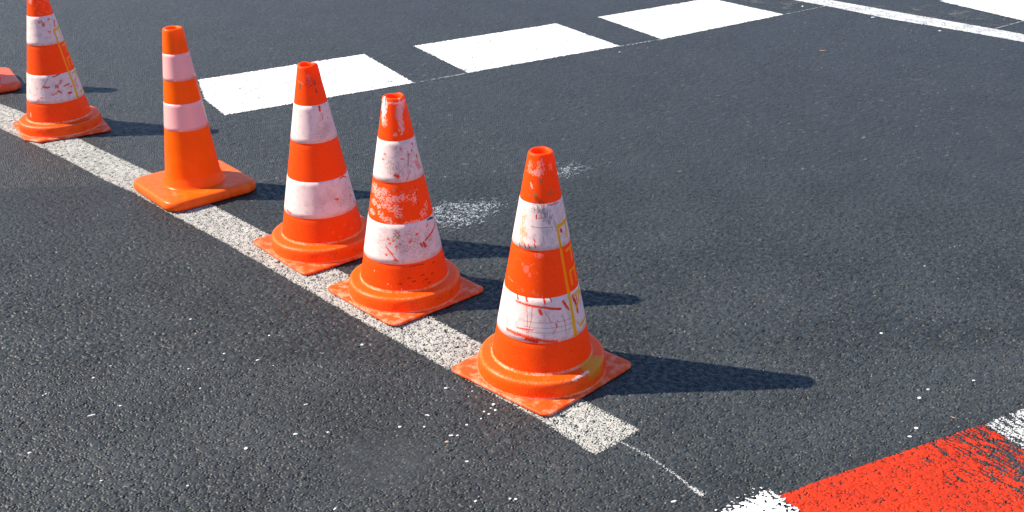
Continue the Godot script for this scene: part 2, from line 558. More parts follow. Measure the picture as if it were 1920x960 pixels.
func new_skin(seed_: int, wear: float) -> ConeSkin:
	var s := ConeSkin.new()
	s.w = TW
	s.h = TH
	s.n = n_tex
	s.n2 = n_tex2
	s.off = seed_ * 131.7
	s.px = PackedByteArray()
	s.px.resize(TW * TH * 3)
	for j in TH:
		var y := (j + 0.5) / TH * 0.5
		var white := false
		for b in BANDS:
			white = white or (y > b[0] - 0.0005 and y < b[1] + 0.0005)
		var r := s.radius(y * 2.0)
		for i in TW:
			var x := ((i + 0.5) / TW - 0.5) * TAU * r
			var c := WHITE if white else ORANGE
			var a := n_tex.get_noise_2d(x * 45.0 + s.off, y * 45.0)
			var f := n_tex2.get_noise_2d(x * 620.0 + s.off, y * 260.0)
			if white:
				c = c.lerp(Color(0.74, 0.66, 0.6), clampf(a * 0.5, 0.0, 0.16) * wear)
				if f + a * 0.9 > 0.9:
					c = c.lerp(GRIME, 0.38 * wear)
				elif f - a * 0.7 > 1.12:
					c = c.lerp(RED, 0.75 * wear)
			else:
				c = c.lerp(Color(0.98, 0.32, 0.02), clampf(0.5 + a, 0.0, 1.0) * 0.5)
				if f + a * 0.8 > 0.9:
					c = c.lerp(PALE, 0.55 * wear)
				elif f - a * 0.8 > 1.02:
					c = c.lerp(Color(0.4, 0.12, 0.05), 0.5)
			var at := ((TH - 1 - j) * TW + i) * 3
			s.px[at] = int(c.r * 255.0)
			s.px[at + 1] = int(c.g * 255.0)
			s.px[at + 2] = int(c.b * 255.0)
	# the moulded ring at the foot (below 0.046): rubbed shoulder, dust caught against the shell
	for k in 46:
		var deg := -175.0 + k * 7.7 + 3.0 * sin(k * 5.1 + seed_)
		s.patch(deg, 0.0285, 0.016, 0.0028, PALE, 0.3 * wear, 0.42, 260.0)
		s.patch(deg, 0.0455, 0.014, 0.0022, Color(0.98, 0.72, 0.64), 0.6 * wear, 0.45, 260.0)
		s.patch(deg + 2.0, 0.002, 0.016, 0.0035, Color(0.93, 0.68, 0.62), 0.7 * wear, 0.45, 240.0)
		if k % 3 == 0:
			s.patch(deg, 0.012 + 0.006 * sin(k * 2.3 + seed_), 0.012, 0.009, Color(0.8, 0.25, 0.13), 0.5, 0.35, 200.0)
	return s


func stencil(s: ConeSkin) -> void:   # a yellow spray stencil read from the top down: F F E K T beside an upright bar
	s.stroke([100, 0.3565, 68, 0.3555, 38, 0.3515, 40, 0.33, 44, 0.25, 47, 0.18, 48, 0.116], 0.0037, YELLOW, 0.95, 0.0012)
	var t := 0.003
	s.stroke([67.5, 0.353, 66.5, 0.3235], t, YELLOW, 0.95, 0.001)
	s.stroke([97, 0.353, 96, 0.322], t, YELLOW, 0.95, 0.001)
	s.stroke([56, 0.2965, 97, 0.2985], t, YELLOW, 0.95, 0.001)
	s.stroke([73, 0.297, 72, 0.2705], t, YELLOW, 0.95, 0.001)
	s.stroke([96, 0.297, 95, 0.2675], t, YELLOW, 0.95, 0.001)
	s.stroke([57.5, 0.2235, 57, 0.252, 97, 0.2535], t, YELLOW, 0.95, 0.001)
	s.stroke([75, 0.252, 75, 0.224], t, YELLOW, 0.95, 0.001)
	s.stroke([96, 0.252, 95, 0.222], t, YELLOW, 0.95, 0.001)
	s.stroke([57, 0.2005, 97, 0.2025], t, YELLOW, 0.95, 0.001)
	s.stroke([75, 0.2, 68, 0.184, 57, 0.1695], t, YELLOW, 0.95, 0.001)
	s.stroke([76, 0.199, 84, 0.186, 96, 0.171], t, YELLOW, 0.95, 0.001)
	s.stroke([60, 0.1315, 96, 0.1325], t, YELLOW, 0.95, 0.001)
	s.stroke([96, 0.157, 96, 0.108], t, YELLOW, 0.95, 0.001)


func skin_front() -> ConeSkin:
	var s := new_skin(1, 1.0)
	var scuff := Color(1.0, 0.72, 0.66)
	s.patch(0, 0.473, 0.009, 0.02, scuff, 0.85, 0.55, 220.0, 0.5)
	s.patch(-30, 0.4625, 0.02, 0.006, scuff, 0.85, 0.6, 220.0)
	s.patch(-10, 0.463, 0.012, 0.007, scuff, 0.85, 0.6, 220.0)
	s.patch(-46, 0.475, 0.008, 0.012, scuff, 0.8, 0.5, 220.0)
	s.patch(42, 0.473, 0.006, 0.011, scuff, 0.7, 0.45, 220.0)
	s.stroke([-36, 0.4425, -31, 0.437, -26, 0.431], 0.0022, Color(1, 0.85, 0.8), 0.9, 0.0012, 0.6)
	for a in [[-1, 0.446], [3, 0.446], [30, 0.421], [29, 0.424], [-18, 0.4165], [-15, 0.42]]:
		s.patch(a[0], a[1], 0.004, 0.004, Color(0.6, 0.5, 0.36), 0.9, 0.6, 400.0)
	for k in 9:
		s.patch(-20.0 + 6.0 * k, 0.4 - 0.0012 * k * k * 0.55, 0.013, 0.016, Color(0.5, 0.4, 0.4), 0.3, 0.32, 150.0, 0.4)
	s.stroke([-12, 0.4135, 0, 0.404, 8, 0.4], 0.004, Color(0.5, 0.1, 0.05), 0.35, 0.003)
	for a in [[-45, 0.372], [-44, 0.34], [-42, 0.324], [-36, 0.33], [-48, 0.35]]:
		s.patch(a[0], a[1], 0.008, 0.028, Color(0.8, 0.62, 0.42), 0.55, 0.34, 170.0, 0.3)
	for a in [[-2.7, 0.319], [4, 0.322], [12, 0.33], [24, 0.318], [18, 0.322], [30, 0.325]]:
		s.stroke([a[0], a[1] + 0.014, a[0] + 2.0, a[1] - 0.001], 0.0006, GRIME, 0.28, 0.001)
	s.stroke([-22, 0.356, 0, 0.354, 22, 0.3545], 0.0005, GRIME, 0.8, 0.0005)
	s.stroke([-11, 0.38, -10.8, 0.3725], 0.0012, RED, 1.0, 0.0004)
	s.stroke([-5, 0.3733, 6, 0.374, 12, 0.3766], 0.0006, RED, 0.9, 0.0003)
	s.stroke([47.5, 0.3425, 48.5, 0.34], 0.0032, RED, 1.0, 0.0016)
	for a in [[-48, 0.312], [-35, 0.3145], [-26, 0.315], [-14, 0.318], [-15, 0.328]]:
		s.stroke([a[0], a[1] + 0.003, a[0] + 3.0, a[1] - 0.003], 0.0012, RED, 0.95, 0.0008)
	for k in 9:
		s.stroke([20.0 + 4.0 * k, 0.398 + 0.0016 * sin(k * 2.0), 23.0 + 4.0 * k, 0.3985], 0.0008, RED, 0.8, 0.0012)
	for a in [[-27.3, 0.267, 0.0062], [-35, 0.2755, 0.0021], [-20, 0.2565, 0.0028], [-3, 0.2975, 0.004], [60, 0.24, 0.001], [-7, 0.262, 0.001]]:
		s.stroke([a[0], a[1] + 0.002, a[0], a[1] - 0.002], a[2], Color(1.0, 0.52, 0.46), 0.8, 0.001)
	s.stroke([-24, 0.272, -13, 0.281], 0.0008, Color(1.0, 0.55, 0.48), 0.8, 0.0008)
	s.patch(-5, 0.298, 0.014, 0.008, Color(1.0, 0.5, 0.45), 0.7, 0.4, 200.0)
	for a in [[-6, 0.216], [-12, 0.222], [2, 0.214], [-30, 0.222]]:
		s.patch(a[0], a[1], 0.005, 0.005, Color(1.0, 0.55, 0.48), 0.7, 0.45, 300.0)
	s.stroke([-70, 0.235, -52, 0.232], 0.0008, PALE, 0.8, 0.0008)
	# the lower band, scraped through to the plastic
	s.stroke([-40, 0.1965, -20, 0.194, 4, 0.191, 27, 0.1842], 0.0024, RED, 1.0, 0.0022, 0.45)
	s.stroke([10, 0.1885, 28, 0.1835], 0.0022, RED, 1.0, 0.001)
	s.stroke([-34, 0.142, -11, 0.143], 0.0014, RED, 1.0, 0.0014, 0.5)
	s.stroke([-51, 0.1295, -33, 0.1285, -17, 0.1265, -3, 0.1225, 19, 0.1165], 0.0034, RED, 1.0, 0.0042, 0.3)
	s.stroke([-20, 0.124, -6, 0.119], 0.004, RED, 1.0, 0.004)
	for a in [[-1.6, 0.1807, 0.003], [4.4, 0.2055, 0.0018], [4.4, 0.201, 0.0014], [34.4, 0.194, 0.0022], [37, 0.186, 0.002], [40.5, 0.1795, 0.0016], [-22.5, 0.205, 0.002], [-38, 0.205, 0.0018], [37, 0.1885, 0.0018], [14, 0.2055, 0.001], [-60, 0.17, 0.001], [20, 0.15, 0.001]]:
		s.stroke([a[0] - 1.0, a[1] + 0.004, a[0] + 1.0, a[1] - 0.003], a[2], RED, 1.0, a[2] * 0.9)
	for a in [[-22, 0.194, -19.6, 0.1325], [-13.4, 0.195, -17.5, 0.1364], [22, 0.1625, 15, 0.1333], [4, 0.1825, 12.6, 0.1577], [-62, 0.16, -50, 0.14], [30, 0.17, 33, 0.13]]:
		s.stroke([a[0], a[1], (a[0] + a[2]) * 0.5 + 1.5, (a[1] + a[3]) * 0.5, a[2], a[3]], 0.0006, RED, 0.75, 0.0006)
	for a in [0.147, 0.158, 0.137]:
		s.stroke([-25, a + 0.002, 10, a, 44, a - 0.001], 0.0004, GRIME, 0.6, 0.0004)
	for a in [[53, 0.1957, 0.0022], [58, 0.181, 0.003], [59, 0.167, 0.003], [56, 0.188, 0.002], [62, 0.191, 0.0016]]:
		s.stroke([a[0], a[1] + 0.006, a[0] + 1.0, a[1] - 0.006], a[2], RED, 1.0, a[2] * 0.9)
	stencil(s)
	for a in [[67, 0.3725], [58, 0.138], [69, 0.135]]:
		s.stroke([a[0], a[1] + 0.001, a[0], a[1] - 0.001], 0.0015, YELLOW)
	for k in 5:   # overspray on the foot
		s.patch(52.0 + 5.0 * k, 0.036, 0.013, 0.011, Color(0.86, 0.58, 0.1), 0.95, 0.85, 500.0)
		s.patch(48.0 + 4.0 * k, 0.024 - 0.001 * k, 0.009, 0.009, Color(0.84, 0.52, 0.1), 0.8, 0.62, 500.0)
	for a in [[40, 0.029], [46, 0.03], [30, 0.027], [35, 0.029]]:
		s.patch(a[0], a[1], 0.007, 0.0025, Color(0.95, 0.85, 0.82), 0.95, 0.6, 400.0)
	return s


func skin_second() -> ConeSkin:
	var s := new_skin(2, 0.9)
	var chalk := Color(0.93, 0.9, 0.88)
	s.patch(-55, 0.478, 0.011, 0.022, chalk, 1.0, 0.85, 160.0, 0.5)
	s.patch(-53, 0.462, 0.009, 0.024, chalk, 0.95, 0.62, 200.0, 0.5)
	s.patch(-46, 0.445, 0.011, 0.014, chalk, 0.75, 0.5, 240.0)
	s.patch(36, 0.482, 0.012, 0.017, Color(0.84, 0.78, 0.76), 1.0, 0.75, 200.0, 0.5)
	s.patch(20, 0.464, 0.009, 0.024, Color(0.84, 0.77, 0.76), 1.0, 0.68, 200.0, 0.4)
	s.patch(22, 0.436, 0.008, 0.024, Color(0.85, 0.76, 0.74), 0.95, 0.68, 200.0, 0.4)
	s.patch(-2, 0.4175, 0.006, 0.005, Color(1, 0.74, 0.7), 0.95, 0.7, 260.0)
	s.patch(8, 0.467, 0.008, 0.018, Color(0.8, 0.6, 0.58), 0.7, 0.45, 260.0)
	s.patch(60, 0.455, 0.01, 0.03, Color(0.95, 0.45, 0.4), 0.6, 0.45, 260.0, 0.4)
	for k in 16:
		s.stroke([-80.0 + 10.0 * k, 0.4885 + 0.0015 * sin(k * 2.1), -72.0 + 10.0 * k, 0.489], 0.0016, chalk, 0.85, 0.0022)
	s.stroke([-7, 0.325, -1, 0.3215], 0.004, RED, 1.0, 0.0036)
	s.stroke([9, 0.362, 16, 0.3605], 0.0011, RED, 1.0, 0.0006)
	s.stroke([18, 0.312, 30, 0.33], 0.0007, RED, 0.9, 0.0007)
	for a in [[10, 0.385], [34, 0.369], [-40, 0.36], [-36, 0.372], [52, 0.39], [45, 0.376]]:
		s.patch(a[0], a[1], 0.004, 0.003, RED, 1.0, 0.6, 300.0)
	s.patch(62, 0.357, 0.004, 0.005, Color(0.75, 0.5, 0.1), 1.0, 0.8, 200.0)
	s.stroke([31, 0.376, 30, 0.36, 25, 0.343], 0.0011, Color(0.5, 0.32, 0.26), 0.7, 0.0014)
	for k in 7:
		s.stroke([47.0 + 2.5 * k, 0.35 + 0.004 * sin(k * 3.0), 56.0 + 2.5 * k, 0.327], 0.0006, RED, 0.7, 0.0008)
	for a in [[-20, 0.35], [5, 0.385], [12, 0.33], [-5, 0.34], [28, 0.345]]:
		s.patch(a[0], a[1], 0.018, 0.02, Color(0.72, 0.56, 0.5), 0.35, 0.3, 170.0, 0.5)
	# whitewash rubbed over the middle orange
	for a in [[-66, 0.285, 0.02, 0.014, 0.62], [-48, 0.275, 0.022, 0.018, 0.5], [-36, 0.286, 0.018, 0.009, 0.55], [-20, 0.268, 0.026, 0.014, 0.5], [2, 0.272, 0.024, 0.012, 0.44], [-62, 0.253, 0.013, 0.009, 0.7], [-46, 0.247, 0.01, 0.007, 0.62], [-30, 0.253, 0.018, 0.011, 0.5], [-10, 0.246, 0.02, 0.012, 0.5], [-66, 0.228, 0.016, 0.008, 0.66], [-40, 0.232, 0.012, 0.009, 0.5], [-28, 0.221, 0.02, 0.008, 0.48], [-4, 0.231, 0.016, 0.009, 0.4], [30, 0.264, 0.013, 0.014, 0.45], [36, 0.283, 0.008, 0.006, 0.5], [46, 0.224, 0.014, 0.014, 0.47], [58, 0.238, 0.009, 0.014, 0.4], [20, 0.213, 0.03, 0.004, 0.5], [-14, 0.212, 0.02, 0.004, 0.5]]:
		s.patch(a[0], a[1], a[2], a[3], Color(1.0, 0.78, 0.74), 0.92, a[4] - 0.03, 120.0, 1.6)
	for a in [[24, 0.2845], [6, 0.284], [-12, 0.29]]:
		s.patch(a[0], a[1], 0.004, 0.004, Color(0.72, 0.55, 0.55), 0.9, 0.7, 300.0)
	s.stroke([36, 0.29, 37, 0.25], 0.0012, Color(0.6, 0.12, 0.06), 0.55, 0.002)
	# lower band
	s.patch(-9, 0.186, 0.011, 0.013, Color(0.62, 0.42, 0.32), 0.7, 0.5, 180.0)
	for a in [[-30, 0.17], [2, 0.15], [20, 0.16], [-5, 0.165], [35, 0.14], [15, 0.185], [48, 0.165]]:
		s.patch(a[0], a[1], 0.024, 0.024, Color(0.72, 0.55, 0.5), 0.4, 0.3, 150.0)
	s.stroke([-27, 0.156, -17, 0.139, -8, 0.1225], 0.0009, RED, 1.0, 0.0006)
	s.stroke([-24, 0.1545, -15, 0.139], 0.0006, RED, 1.0, 0.0005)
	s.stroke([6, 0.178, 20, 0.165, 30, 0.155], 0.0005, Color(0.85, 0.4, 0.33), 0.8, 0.0005)
	s.stroke([80, 0.187, 68, 0.179, 55, 0.172, 45, 0.166, 40, 0.163], 0.0021, RED, 1.0, 0.0012, 0.3)
	s.stroke([34.5, 0.157, 36.5, 0.1485], 0.0038, RED, 1.0, 0.0024)
	s.stroke([29, 0.158, 31, 0.15], 0.0017, Color(0.33, 0.3, 0.3), 0.9, 0.0014)
	s.stroke([38, 0.162, 42, 0.166], 0.0014, Color(0.42, 0.38, 0.38), 0.8, 0.0014)
	s.stroke([52, 0.206, 62, 0.205, 72, 0.201], 0.003, Color(0.22, 0.2, 0.21), 0.95, 0.0022, 0.4)
	s.stroke([46, 0.1915, 50, 0.196], 0.0014, RED, 1.0, 0.001)
	for a in [[-23, 0.1755], [-14, 0.172], [-26, 0.137], [-12, 0.126], [-20, 0.165], [-10, 0.157], [12, 0.168], [25, 0.182]]:
		s.patch(a[0], a[1], 0.005, 0.004, RED, 0.95, 0.5, 400.0)
	s.stroke([8, 0.109, 20, 0.109, 30, 0.1078], 0.0007, Color(0.45, 0.1, 0.05), 0.9, 0.001)
	s.stroke([45, 0.102, 49, 0.1035], 0.001, Color(0.4, 0.1, 0.05), 0.9, 0.0008)
	for a in [[6, 0.0816], [25, 0.083], [30, 0.07], [40, 0.078], [-6, 0.068], [12, 0.072], [33, 0.06]]:
		s.patch(a[0], a[1], 0.007, 0.003, Color(0.55, 0.14, 0.06), 0.9, 0.4, 300.0)
	for a in [[-45.7, 0.0917], [-23.2, 0.0666], [-5, 0.055]]:
		s.stroke([a[0], a[1] + 0.001, a[0], a[1] - 0.001], 0.0012, Color(1, 0.85, 0.8))
	return s


func skin_third() -> ConeSkin:
	var s := new_skin(3, 0.8)
	s.patch(0, 0.466, 0.007, 0.016, Color(0.86, 0.55, 0.52), 0.95, 0.7, 200.0, 0.5)
	s.patch(4, 0.46, 0.013, 0.016, Color(0.82, 0.2, 0.12), 0.6, 0.45, 200.0)
	for a in [[-41, 0.4535], [26, 0.4565], [26.5, 0.4375], [-44, 0.447]]:
		s.patch(a[0], a[1], 0.004, 0.008, Color(0.52, 0.38, 0.34), 0.95, 0.66, 260.0)
	s.stroke([-58, 0.463, -40, 0.459, -28, 0.456], 0.0011, PALE, 0.7, 0.001)
	s.stroke([27.5, 0.3985, 27, 0.388], 0.0026, RED, 1.0, 0.0014)
	s.stroke([28.5, 0.381, 33, 0.375, 31, 0.364], 0.0006, Color(0.85, 0.3, 0.2), 0.9, 0.0007)
	s.stroke([52, 0.366, 52.5, 0.363], 0.0014, RED, 1.0, 0.0006)
	s.stroke([46, 0.206, 56, 0.208, 68, 0.1995], 0.0016, RED, 1.0, 0.0009)
	s.stroke([-66, 0.124, -56, 0.12], 0.0022, RED, 0.8, 0.0032)
	s.stroke([-64, 0.158, -60, 0.1565], 0.0009, Color(0.9, 0.5, 0.42), 0.9, 0.0008)
	for a in [[20, 0.17], [40, 0.15], [0, 0.16], [55, 0.17], [33, 0.335], [15, 0.33], [45, 0.345], [60, 0.14]]:
		s.patch(a[0], a[1], 0.026, 0.022, Color(0.74, 0.56, 0.52), 0.5, 0.25, 300.0)
	for a in [[72, 0.128], [70, 0.17], [31, 0.157], [28, 0.16], [66, 0.15]]:
		s.patch(a[0], a[1], 0.005, 0.004, RED, 0.9, 0.5, 350.0)
	for a in [[35, 0.088], [25, 0.06], [48, 0.07], [60, 0.085], [15, 0.075]]:
		s.patch(a[0], a[1], 0.005, 0.005, Color(1.0, 0.55, 0.48), 0.6, 0.45, 260.0)
	return s


func skin_far() -> ConeSkin:
	var s := new_skin(4, 1.1)
	s.patch(-45, 0.452, 0.008, 0.01, Color(0.85, 0.75, 0.73), 0.9, 0.66, 240.0)
	for k in 14:
		s.patch(-20.0 + 6.0 * k, 0.43 + 0.022 * sin(k * 2.7), 0.005, 0.005, Color(0.95, 0.6, 0.55), 0.7, 0.45, 300.0)
	for a in [[4, 0.373], [6, 0.379], [54, 0.373], [50, 0.365], [30, 0.39], [-10, 0.385], [60, 0.38], [20, 0.35]]:
		s.patch(a[0], a[1], 0.006, 0.006, RED, 0.85, 0.48, 320.0)
	s.stroke([-1, 0.39, 1, 0.372], 0.0012, Color(0.5, 0.38, 0.35), 0.8, 0.0016)
	s.stroke([-24, 0.174, -21, 0.169, -18.5, 0.1725, -15, 0.169, -10, 0.171], 0.0021, RED, 1.0, 0.0016)
	s.stroke([3, 0.165, 4.5, 0.176, 8, 0.164, 9.5, 0.178], 0.0016, RED, 1.0, 0.0014)
	s.stroke([21, 0.167, 29, 0.17, 37, 0.1705], 0.0021, RED, 1.0, 0.0012, 0.3)
	s.stroke([28, 0.142, 35, 0.1408], 0.0042, RED, 1.0, 0.002, 0.3)
	s.stroke([7, 0.155, 12, 0.149], 0.0026, RED, 1.0, 0.003)
	s.stroke([1, 0.203, 10, 0.206, 18, 0.2085], 0.0018, RED, 1.0, 0.001)
	for a in [[15, 0.18], [18, 0.186], [-5, 0.145], [2, 0.148], [-30, 0.135], [-38, 0.128], [40, 0.16]]:
		s.patch(a[0], a[1], 0.007, 0.004, RED, 0.85, 0.5, 320.0)
	s.stroke([-70, 0.178, -66, 0.162, -62, 0.146], 0.0022, Color(0.55, 0.47, 0.42), 0.6, 0.0018)
	s.stroke([-30, 0.164, -16, 0.188, -10, 0.2], 0.001, GRIME, 0.6, 0.0012)
	s.patch(55, 0.16, 0.012, 0.03, Color(0.97, 0.5, 0.48), 0.5, 0.5, 200.0, 0.4)
	stencil(s)
	s.stroke([-63, 0.079, -62, 0.068], 0.0024, Color(0.95, 0.8, 0.77), 0.9, 0.0018)
	for k in 11:
		s.stroke([22.0 + 4.2 * k, 0.0515 - 0.00035 * k, 24.5 + 4.2 * k, 0.0513 - 0.00035 * k], 0.0013, Color(0.3, 0.08, 0.05), 0.85, 0.0014)
	s.stroke([-5, 0.031, 20, 0.0305, 48, 0.03], 0.0012, Color(0.4, 0.1, 0.06), 0.7, 0.0014)
	s.patch(72, 0.07, 0.006, 0.005, Color(0.85, 0.78, 0.78), 0.9, 0.6, 300.0)
	s.patch(-52, 0.036, 0.005, 0.003, Color(0.3, 0.12, 0.08), 0.9, 0.6, 300.0)
	return s


func plate_texture(seed_: int, dust: float) -> ImageTexture:
	var side := 256
	var px := PackedByteArray()
	px.resize(side * side * 3)
	for j in side:
		for i in side:
			var x := i / 256.0 * 0.3
			var y := j / 256.0 * 0.3
			var a := n_tex.get_noise_2d(x * 28.0 + seed_ * 77.0, y * 28.0)
			var b := n_tex2.get_noise_2d(x * 320.0 + seed_ * 41.0, y * 320.0)
			var c := Color(0.965, 0.31, 0.09).lerp(Color(0.98, 0.55, 0.44), clampf((a + 0.1 + b * 0.15) * 2.5, 0.0, 1.0) * 0.6 * dust)
			if b + a * 0.6 > 0.78:
				c = c.lerp(Color(0.98, 0.8, 0.75), 0.6 * dust)
			elif b - a * 0.8 > 0.95:
				c = c.lerp(Color(0.45, 0.14, 0.09), 0.6)
			var q := n_tex2.get_noise_2d(x * 34.0 + y * 26.0 + seed_, (y - x * 0.6) * 900.0)
			if q > 0.78:
				c = c.lerp(Color(1.0, 0.7, 0.62), 0.45)
			var at := (j * side + i) * 3
			px[at] = int(c.r * 255.0)
			px[at + 1] = int(c.g * 255.0)
			px[at + 2] = int(c.b * 255.0)
	return ImageTexture.create_from_image(Image.create_from_data(side, side, false, Image.FORMAT_RGB8, px))


# ---------------------------------------------------------------- the cones' shapes
func lathe(profile: Array, seg: int, bend: Variant = null) -> ArrayMesh:
	# profile: [radius, height, v], from the outside bottom up; a point given twice is a hard edge
	var m := profile.size()
	var pn := []
	for i in m:
		var sum := Vector2.ZERO
		for k in [[i - 1, i], [i, i + 1]]:
			if k[0] < 0 or k[1] >= m:
				continue
			var d := Vector2(profile[k[1]][0] - profile[k[0]][0], profile[k[1]][1] - profile[k[0]][1])
			if d.length() > 1e-6:
				sum += Vector2(d.y, -d.x).normalized()
		pn.append(sum.normalized())
	var v := PackedVector3Array()
	var n := PackedVector3Array()
	var uv := PackedVector2Array()
	var idx := PackedInt32Array()
	for i in m:
		for k in seg + 1:
			var a := (float(k) / seg - 0.5) * TAU
			var p := Vector3(profile[i][0] * sin(a), profile[i][1], profile[i][0] * cos(a))
			if bend != null:
				p = bend.call(p, a)
			v.append(p)
			n.append(Vector3(pn[i].x * sin(a), pn[i].y, pn[i].x * cos(a)))
			uv.append(Vector2(float(k) / seg, 1.0 - profile[i][2]))
	for i in m - 1:
		if Vector2(profile[i][0] - profile[i + 1][0], profile[i][1] - profile[i + 1][1]).length() < 1e-6:
			continue
		for k in seg:
			var a := i * (seg + 1) + k
			var b := a + seg + 1
			idx.append_array(PackedInt32Array([a, b, a + 1, a + 1, b, b + 1]))
	return commit(v, n, uv, idx)


func commit(v: PackedVector3Array, n: PackedVector3Array, uv: PackedVector2Array, idx: PackedInt32Array) -> ArrayMesh:
	var arr := []
	arr.resize(Mesh.ARRAY_MAX)
	arr[Mesh.ARRAY_VERTEX] = v
	arr[Mesh.ARRAY_NORMAL] = n
	arr[Mesh.ARRAY_TEX_UV] = uv
	arr[Mesh.ARRAY_INDEX] = idx
	var mesh := ArrayMesh.new()
	mesh.add_surface_from_arrays(Mesh.PRIMITIVE_TRIANGLES, arr)
	return mesh


func outline(half: float, r: float, cut: float) -> PackedVector2Array:   # rounded square; one corner (the first) may be cut off
	var out := PackedVector2Array()
	for c in 4:
		var mid := Vector2(half - r, half - r).rotated(c * PI / 2)
		if c == 0 and cut > 0.0:
			out.append(Vector2(half, half - cut * 0.75))
			out.append(Vector2(half - cut * 0.2, half - cut * 0.6))
			out.append(Vector2(half - cut, half - 0.004))
			continue
		for k in 9:
			out.append(mid + Vector2(r, 0).rotated(c * PI / 2 + k / 8.0 * PI / 2))
	return out


func plate(half: float, r: float, layers: Array, turn: float, cut: float, seed_: int, warp: float, inner: float) -> ArrayMesh:
	# layers: [inset, height]; the outline runs round with the corners at turn + 45, ... degrees
	var v := PackedVector3Array()
	var uv := PackedVector2Array()
	var base := outline(half, r, cut)
	# more points along the straight edges, so that they can be bent
	var full := PackedVector2Array()
	for i in base.size():
		var a := base[i]
		var b := base[(i + 1) % base.size()]
		var steps := maxi(1, int(a.distance_to(b) / 0.012))
		for k in steps:
			full.append(a.lerp(b, float(k) / steps))
	var m := full.size()
	for l in layers:
		for p in full:
			var k: float = 1.0 - l[0] / half
			var q := (p * k).rotated(turn)
			var lift := warp * pow(p.length() / (half * 1.35), 3.0) * (0.55 + 0.45 * sin(p.angle() * 2.0 + seed_ * 1.7)) + 0.0006 * n_tex2.get_noise_2d(p.x * 60.0 + seed_ * 9.0, p.y * 60.0)
			v.append(Vector3(q.x, l[1] + lift * k, q.y))
			uv.append(Vector2(p.x, p.y) * k / 0.3 + Vector2(0.5, 0.5))
	var idx := PackedInt32Array()
	for j in layers.size() - 1:
		for i in m:
			var a := j * m + i
			var b := j * m + (i + 1) % m
			idx.append_array(PackedInt32Array([a, b, a + m, b, b + m, a + m]))
	var st := SurfaceTool.new()
	st.begin(Mesh.PRIMITIVE_TRIANGLES)
	st.set_smooth_group(0)
	for i in v.size():
		st.set_uv(uv[i])
		st.add_vertex(v[i])
	for i in idx:
		st.add_index(i)
	st.generate_normals()
	return st.commit()


func plastic(tex: Texture2D, rough: float, glow: float) -> StandardMaterial3D:
	var m := StandardMaterial3D.new()
	m.albedo_texture = tex
	m.roughness = rough
	m.metallic_specular = 0.32
	m.backlight_enabled = true
	m.backlight = grey(glow).linear_to_srgb()
	return m


func shell(r0: float, slope: float, y: float) -> float:
	return r0 - slope * y


